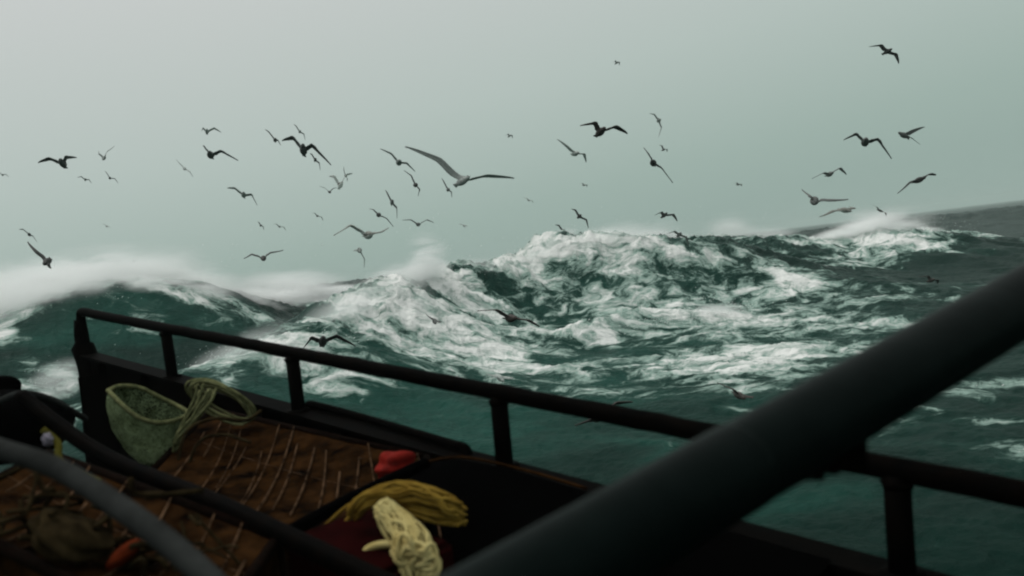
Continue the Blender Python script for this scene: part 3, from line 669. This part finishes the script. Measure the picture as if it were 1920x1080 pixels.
# the bag is knotted mesh: holes between the strands
_t = M['greennet'].node_tree; _b = _t.nodes['Principled BSDF']; _tc = _t.nodes.new('ShaderNodeTexCoord'); _v = _t.nodes.new('ShaderNodeTexVoronoi'); _v.feature = 'DISTANCE_TO_EDGE'; _v.inputs['Scale'].default_value = 85
_t.links.new(_tc.outputs['Object'], _v.inputs['Vector']); _m = _t.nodes.new('ShaderNodeMath'); _m.operation = 'LESS_THAN'; _m.inputs[1].default_value = .16; _t.links.new(_v.outputs['Distance'], _m.inputs[0]); _t.links.new(_m.outputs[0], _b.inputs['Alpha'])
mesh_bag()
# coil of line and its knot
mb = MB(); rnd = random.Random(8)
for k in range(9):
    rx, ry = rnd.uniform(.135, .175), rnd.uniform(.075, .10); c = at(418+rnd.uniform(-6, 6), 752+rnd.uniform(-4, 7), 3.95+.012*k)
    mb.tube([c+cr*(rx*math.cos(a_))+(cu*ry-fw*.05)*math.sin(a_)-cu*.055*math.cos(a_)+fw*.01*math.sin(3*a_+k) for a_ in [j*2*math.pi/28 for j in range(28)]], .0065, 6, closed=True)
tag(mb.build('line_coil', M['line']), 'coil of pale line beside the green mesh bag under the bulwark cap', 'line')
mb = strands([at(388, 722, 3.85), at(378, 750, 3.82), at(356, 785, 3.8), at(335, 815, 3.8), at(322, 850, 3.8)], lambda u: .050*(1-u)+.008, 12, .006, seed=3)
tag(mb.build('line_knot', M['line']), 'pale green bunched line between the mesh bag and the coil', 'line')
mb = MB(); mb.tube(catmull([at(330, 880, 3.7), at(350, 810, 3.72), at(400, 785, 3.75), at(460, 788, 3.8), at(490, 770, 3.85)], 6), .008, 6); mb.tube(catmull([at(345, 900, 3.65), at(372, 830, 3.7), at(420, 815, 3.72), at(470, 830, 3.72)], 6), .007, 6)
tag(mb.build('loose_line', M['sludge']), 'loose brown line sagging below the coil on the netting', 'line')

# ------------------------------------------------------------------ seabirds
def bmat(n, a): return mat('plumage_'+n, a, .75, .25, 30)
TOP = {'gull': bmat('gull_back', (.06, .075, .07)), 'dark': bmat('dark', (.022, .024, .022)), 'brown': bmat('brown', (.030, .024, .020)), 'mid': bmat('mid', (.09, .10, .095)), 'grey': bmat('grey', (.19, .22, .205)), 'pale': bmat('pale', (.30, .34, .32)), 'white': bmat('white', (.16, .17, .15))}  # grey and pale: fading by haze and motion blur put into the colour
BEL = {'gull': bmat('gull_belly', (.42, .45, .43)), 'dark': TOP['dark'], 'brown': TOP['brown'], 'mid': TOP['mid'], 'grey': TOP['grey'], 'pale': TOP['pale'], 'white': bmat('belly_white', (.75, .77, .74))}
BEAK = mat('beak', (.10, .07, .03), .5)
def bird(x, y, L, Rr, tone, label, body=(3, 1), face=1, d=None, fat=1.0):
    """L, Rr: wing joints ((elbow px, py), (tip px, py)) or only the tip, in photograph pixels round the body at x, y"""
    def joints(J):
        if len(J) == 1: J = [((x+J[0][0])/2+(J[0][1]-y)*.12, (y+J[0][1])/2-abs(J[0][0]-x)*.12-1), J[0]]
        return J
    L, Rr = joints(L), joints(Rr)
    span = max(math.hypot(L[1][0]-x, L[1][1]-y), math.hypot(Rr[1][0]-x, Rr[1][1]-y))
    if d is None: d = min(62, max(8, .64*F/span))
    if y > 425: d = min(d, .82*hit(x, y)[2])
    k = d/F; c = at(x, y, d)
    img = lambda dx, dy: cr*(dx*k)-cu*(dy*k)
    bl = img(*body); half = .21
    dep = math.sqrt(max(.05**2, half*half-bl.length_squared)); tilt = random.uniform(.04, .13)*random.choice((1, 1, -.6)); bx = (bl+fw*(-face*dep)+cu*tilt).normalized()      # towards the head
    sidev = (img(Rr[1][0]-L[1][0], Rr[1][1]-L[1][1])); sidev = (sidev-bx*sidev.dot(bx))
    if sidev.length < 1e-3: sidev = cr.copy()
    sidev.normalize(); upv = sidev.cross(bx).normalized()
    if upv.dot(cu) < 0: upv = -upv
    # body rings along the axis: (position, radius, height factor)
    prof = [(-1.0, .004), (-.97, .03), (-.72, .026), (-.45, .046), (-.15, .062), (.15, .066), (.42, .056), (.62, .040), (.74, .036), (.84, .036), (.93, .022), (1.02, .008), (1.13, .004)]
    mb = MB(); n = 12; vs = []; ok = 1 if L[1][0] < Rr[1][0] else -1
    for i, (u, r) in enumerate(prof):
        r *= fat*1.2
        wide, high = (1.5, .22) if i < 2 else ((1.2, .55) if i == 2 else (1, 1))
        drop = -.01*(u > .7)
        for q in range(n):
            a = 2*math.pi*(q+.5)/n
            vs.append(c+bx*(u*half)+sidev*(math.cos(a)*r*wide)+upv*(math.sin(a)*r*high+drop*0))
    ia, ib = 4, 7          # the wings root between these rings
    fs = []; skip = set()
    for i in range(len(prof)-1):
        for q in range(n):
            if ia <= i < ib and q in (n-1, n//2-1): continue
            fs.append((i*n+q, i*n+(q+1) % n, (i+1)*n+(q+1) % n, (i+1)*n+q))
    fs.append(tuple(range(n-1, -1, -1))); fs.append(tuple((len(prof)-1)*n+q for q in range(n)))
    for side, J in ((1, Rr), (-1, L)):
        upq, loq = (0, n-1) if side == 1 else (n//2-1, n//2)
        loop = [i*n+upq for i in range(ib, ia-1, -1)]+[i*n+loq for i in range(ia, ib+1)]     # front to back on top, back to front below
        el = img(J[0][0]-x, J[0][1]-y); tp = img(J[1][0]-x, J[1][1]-y)
        full = .56; lat = tp.length; dz = math.sqrt(max(0, full*full-lat*lat))*.45
        el = el+bx*.05+fw*(-dz*.25*face); tp = tp-bx*.06+fw*(dz*.5*face)
        secs = [(el*.35, .155, .016, .0), (el*.7, .15, .012, .012), (el, .145, .010, .022), (el.lerp(tp, .33), .12, .007, .012), (el.lerp(tp, .66), .085, .005, -.005), (el.lerp(tp, .9), .045, .004, -.03), (tp, .012, .003, -.05)]
        prev = loop
        for (pos, ch, th, fo) in secs:
            base = len(vs); tw = upv
            for e in (.5, .17, -.17, -.5): vs.append(c+pos+bx*(e*ch+fo)+tw*(th*(1 if abs(e) < .3 else .3)+.012*math.cos(e*3)))
            for e in (-.5, -.17, .17, .5): vs.append(c+pos+bx*(e*ch+fo)-tw*(th*(1 if abs(e) < .3 else .3)-.012*math.cos(e*3)))
            cur = list(range(base, base+8))
            for q in range(8): fs.append((prev[q], prev[(q+1) % 8], cur[(q+1) % 8], cur[q]))
            prev = cur
        fs.append(tuple(prev))
    me = bpy.data.meshes.new('seabird'); me.from_pydata([tuple(v) for v in vs], [], fs)
    bm = bmesh.new(); bm.from_mesh(me); bmesh.ops.recalc_face_normals(bm, faces=bm.faces); bmesh.ops.subdivide_edges(bm, edges=bm.edges[:], cuts=1, use_grid_fill=True, smooth=.6) if d < 30 else None
    for f_ in bm.faces:
        if f_.normal.dot(upv) < -.25: f_.material_index = 1
    bm.to_mesh(me); bm.free()
    o = link('seabird', me, [TOP[tone], BEL[tone]])
    tag(o, label, 'seabird', 'seabirds flying over the waves')
    return o
B = [
 (118, 307, [(95, 301), (68, 301)], [(128, 299), (137, 290)], 'mid', 'grey bird with long left wing spread flat, highest at the far left'),
 (195, 296, [(182, 284)], [(214, 276)], 'grey', 'pale blurred bird seen side on with wings raised, right of the one at far left', (1, 8)),
 (160, 337, [(145, 332)], [(172, 343)], 'grey', 'tiny faint grey bird low between the two upper left birds'),
 (206, 334, [(197, 320)], [(222, 343)], 'mid', 'small grey bird directly below the pale blurred side-on bird'),
 (5, 328, [(-8, 325)], [(16, 331)], 'pale', 'faint pale bird cut by the left edge of the photo'),
 (55, 440, [(35, 429)], [(67, 452)], 'mid', 'small grey bird just above the dark crescent bird at the left'),
 (89, 490, [(70, 470), (48, 456)], [(96, 494), (87, 506)], 'dark', 'dark crescent shaped bird low over the left breaker', (3, 4)),
 (395, 291, [(380, 272)], [(415, 286), (445, 298)], 'mid', 'bird with dark round body and faint wings below the hooked pale bird'),
 (388, 247, [(376, 243)], [(415, 246)], 'pale', 'faint pale hooked bird high at the upper left'),
 (346, 316, [(330, 300)], [(362, 333)], 'pale', 'faint pale bird slanting down alone in the left half of the sky'),
 (457, 366, [(440, 355), (425, 350)], [(472, 367), (481, 382)], 'grey', 'grey bird with drooping right wing, left of the dark dot bodied bird'),
 (516, 263, [(497, 241)], [(525, 270)], 'mid', 'bird with one thin wing up and dark round body, left of the long winged bird'),
 (569, 282, [(550, 263), (527, 258)], [(585, 277), (620, 304)], 'mid', 'dark bodied bird with long thin wings arched both sides, upper centre left'),
 (591, 300, [(581, 286)], [(601, 318)], 'dark', 'thin dark sliver of a bird just below the long winged arched bird'),
 (562, 247, [(551, 232)], [(573, 262)], 'grey', 'thin pale sliver of a bird just above the long winged arched bird'),
 (618, 360, [(600, 350)], [(632, 352)], 'dark', 'bird with small dark green round body below the white bellied pair'),
 (638, 348, [(618, 327)], [(663, 322)], 'white', 'white bodied bird with both wings raised in a V, centre left', (6, 0)),
 (648, 330, [(645, 313)], [(651, 341)], 'dark', 'thin dark upright bird crossing the raised wings of the white bodied bird'),
 (489, 423, [(483, 415)], [(495, 431)], 'dark', 'tiny dark bird left of the tiny pale streak bird'),
 (524, 425, [(512, 420)], [(537, 432)], 'grey', 'tiny pale streak of a bird right of the tiny dark bird'),
 (595, 405, [(586, 399)], [(607, 414)], 'mid', 'tiny grey slanting bird left of the very dark diving bird'),
 (200, 424, [(190, 420)], [(207, 428)], 'pale', 'barely visible pale bird in empty sky above the left breaker'),
 (494, 484, [(472, 476), (457, 487)], [(507, 473), (532, 471)], 'dark', 'dark bird in an M shape low above the left foam crest', (4, 1)),
 (748, 305, [(733, 290), (713, 277)], [(762, 308), (778, 319)], 'grey', 'blurred pale grey bird to the left of the largest bird'),
 (866, 340, [(818, 303), (766, 270)], [(905, 333), (972, 330)], 'gull', 'largest bird, with a long dark left wing and pale right wing', (16, 0), 16),
 (779, 347, [(770, 330), (758, 319)], [(786, 356), (784, 367)], 'dark', 'dark bird diving steeply just left of the largest bird', (3, 5)),
 (840, 356, [(829, 333)], [(848, 369)], 'mid', 'small thin bird right under the long wing of the largest bird'),
 (735, 380, [(723, 354)], [(745, 407)], 'mid', 'slim bird banked almost upright above the very dark diving bird'),
 (710, 403, [(692, 391)], [(724, 410), (738, 425)], 'dark', 'very dark bird with a round body slanting down, above the white bellied gull', (3, 3)),
 (784, 421, [(770, 413), (755, 412)], [(800, 413), (815, 417)], 'mid', 'grey bird with level wings, right of the white bellied gull'),
 (690, 441, [(655, 424), (629, 441)], [(712, 437), (732, 426)], 'white', 'gull with bright white belly and wide arched wings above the crest', (10, 5)),
 (674, 469, [(661, 472)], [(683, 504)], 'grey', 'pale bird with one wing straight down under the white bellied gull'),
 (955, 255, [(948, 253)], [(962, 258)], 'pale', 'faint distant speck of a bird high right of the largest bird'),
 (991, 375, [(982, 371)], [(1001, 381)], 'pale', 'faint distant speck of a bird low right of the largest bird'),
 (870, 423, [(861, 421)], [(879, 426)], 'pale', 'faint distant speck of a bird below the largest bird'),
 (1125, 248, [(1112, 235), (1093, 230)], [(1150, 241), (1182, 247)], 'brown', 'olive brown bird gliding with stocky body, high in the centre right', (8, 2)),
 (1078, 288, [(1060, 275), (1048, 260)], [(1092, 290), (1103, 303)], 'pale', 'large blurred pale bird below left of the gliding olive brown bird', (6, 3)),
 (1235, 226, [(1219, 211)], [(1236, 256)], 'grey', 'pale bird with wing pointing straight down, right of the gliding olive brown bird', (1, 5)),
 (1244, 281, [(1238, 271)], [(1253, 284)], 'mid', 'tiny grey bird just above the dark banked bird'),
 (1225, 306, [(1216, 291), (1206, 274)], [(1240, 316), (1260, 341)], 'dark', 'dark banked bird with both pointed wings spread, centre right', (-5, 3)),
 (1156, 118, [(1149, 116)], [(1163, 121)], 'grey', 'tiny speck of a bird alone near the top of the sky'),
 (1384, 346, [(1376, 344)], [(1392, 349)], 'grey', 'tiny speck of a bird alone in the gap left of the right-hand flock'),
 (1095, 347, [(1087, 345)], [(1102, 350)], 'pale', 'barely visible speck of a bird above the centre wave'),
 (1086, 406, [(1073, 390)], [(1105, 427)], 'dark', 'upper of two small dark banked birds at the centre wave crest'),
 (1055, 433, [(1042, 420)], [(1069, 447)], 'dark', 'lower of two small dark banked birds, touching the centre wave crest'),
 (1245, 404, [(1231, 401)], [(1273, 413)], 'dark', 'small dark bird with stout body over the centre right crest', (5, 1)),
 (1273, 440, [(1253, 437)], [(1285, 446), (1293, 459)], 'mid', 'grey bird half lost in the spray of the centre right crest'),
 (1663, 97, [(1648, 87), (1634, 85)], [(1676, 104), (1690, 117)], 'dark', 'dark bird highest of all in the upper right corner', (5, 2)),
 (1695, 254, [(1715, 248), (1729, 235)], [(1708, 258), (1722, 267)], 'mid', 'side-on bird with long body and wings swept behind, right-hand flock', (-14, 1)),
 (1622, 267, [(1603, 255), (1585, 258)], [(1645, 264), (1673, 295)], 'mid', 'bird with bent wings and hanging right wing in the right-hand flock', (-6, 2)),
 (1555, 327, [(1542, 326), (1527, 333)], [(1572, 317), (1591, 326)], 'mid', 'light grey bird with wings bowed, left of the right-hand flock'),
 (1527, 376, [(1518, 368), (1507, 357)], [(1560, 374), (1591, 377)], 'mid', 'brownish grey bird with one raised and one level wing above the white bird', (-7, 2)),
 (1722, 338, [(1703, 343), (1690, 360)], [(1738, 329), (1762, 326)], 'dark', 'stocky dark bird with left wing hooked down, far right', (10, 2)),
 (1583, 394, [(1558, 395), (1543, 408)], [(1594, 390), (1602, 388)], 'white', 'bright white bird low beneath the brownish grey bird', (9, 0)),
 (1650, 395, [(1637, 385)], [(1664, 406)], 'dark', 'short dark spindle shaped bird just above the right-hand plume', (5, 4)),
 (605, 641, [(585, 637), (567, 649)], [(630, 634), (668, 645)], 'dark', 'dark bird skimming right above the handrail on the left', (6, -1)),
 (957, 597, [(927, 582), (901, 583)], [(985, 601), (1018, 613)], 'brown', 'dark brown stocky bird low over the broken white water', (12, 3)),
 (815, 602, [(798, 591)], [(829, 606)], 'mid', 'small grey bird in the foam left of the dark brown stocky bird'),
 (937, 708, [(914, 705)], [(966, 713)], 'pale', 'pale beige bird just above the handrail at the third post', (8, 1)),
 (1120, 782, [(1104, 790), (1084, 797)], [(1150, 760), (1192, 750)], 'brown', 'brown and white bird partly behind the handrail, right of the third post', (8, -3)),
 (1385, 741, [(1370, 728), (1352, 722)], [(1400, 742), (1420, 748)], 'brown', 'dark brown bird against the water beside the thick brace pipe', (8, 2)),
 (1745, 526, [(1737, 519), (1727, 518)], [(1754, 526), (1764, 531)], 'brown', 'small reddish brown bird over dark water at the far right'),
]
for b in B:
    bird(*b[:6], **({'body': b[6]} if len(b) > 6 else {}), **({'d': b[7]} if len(b) > 7 else {}))
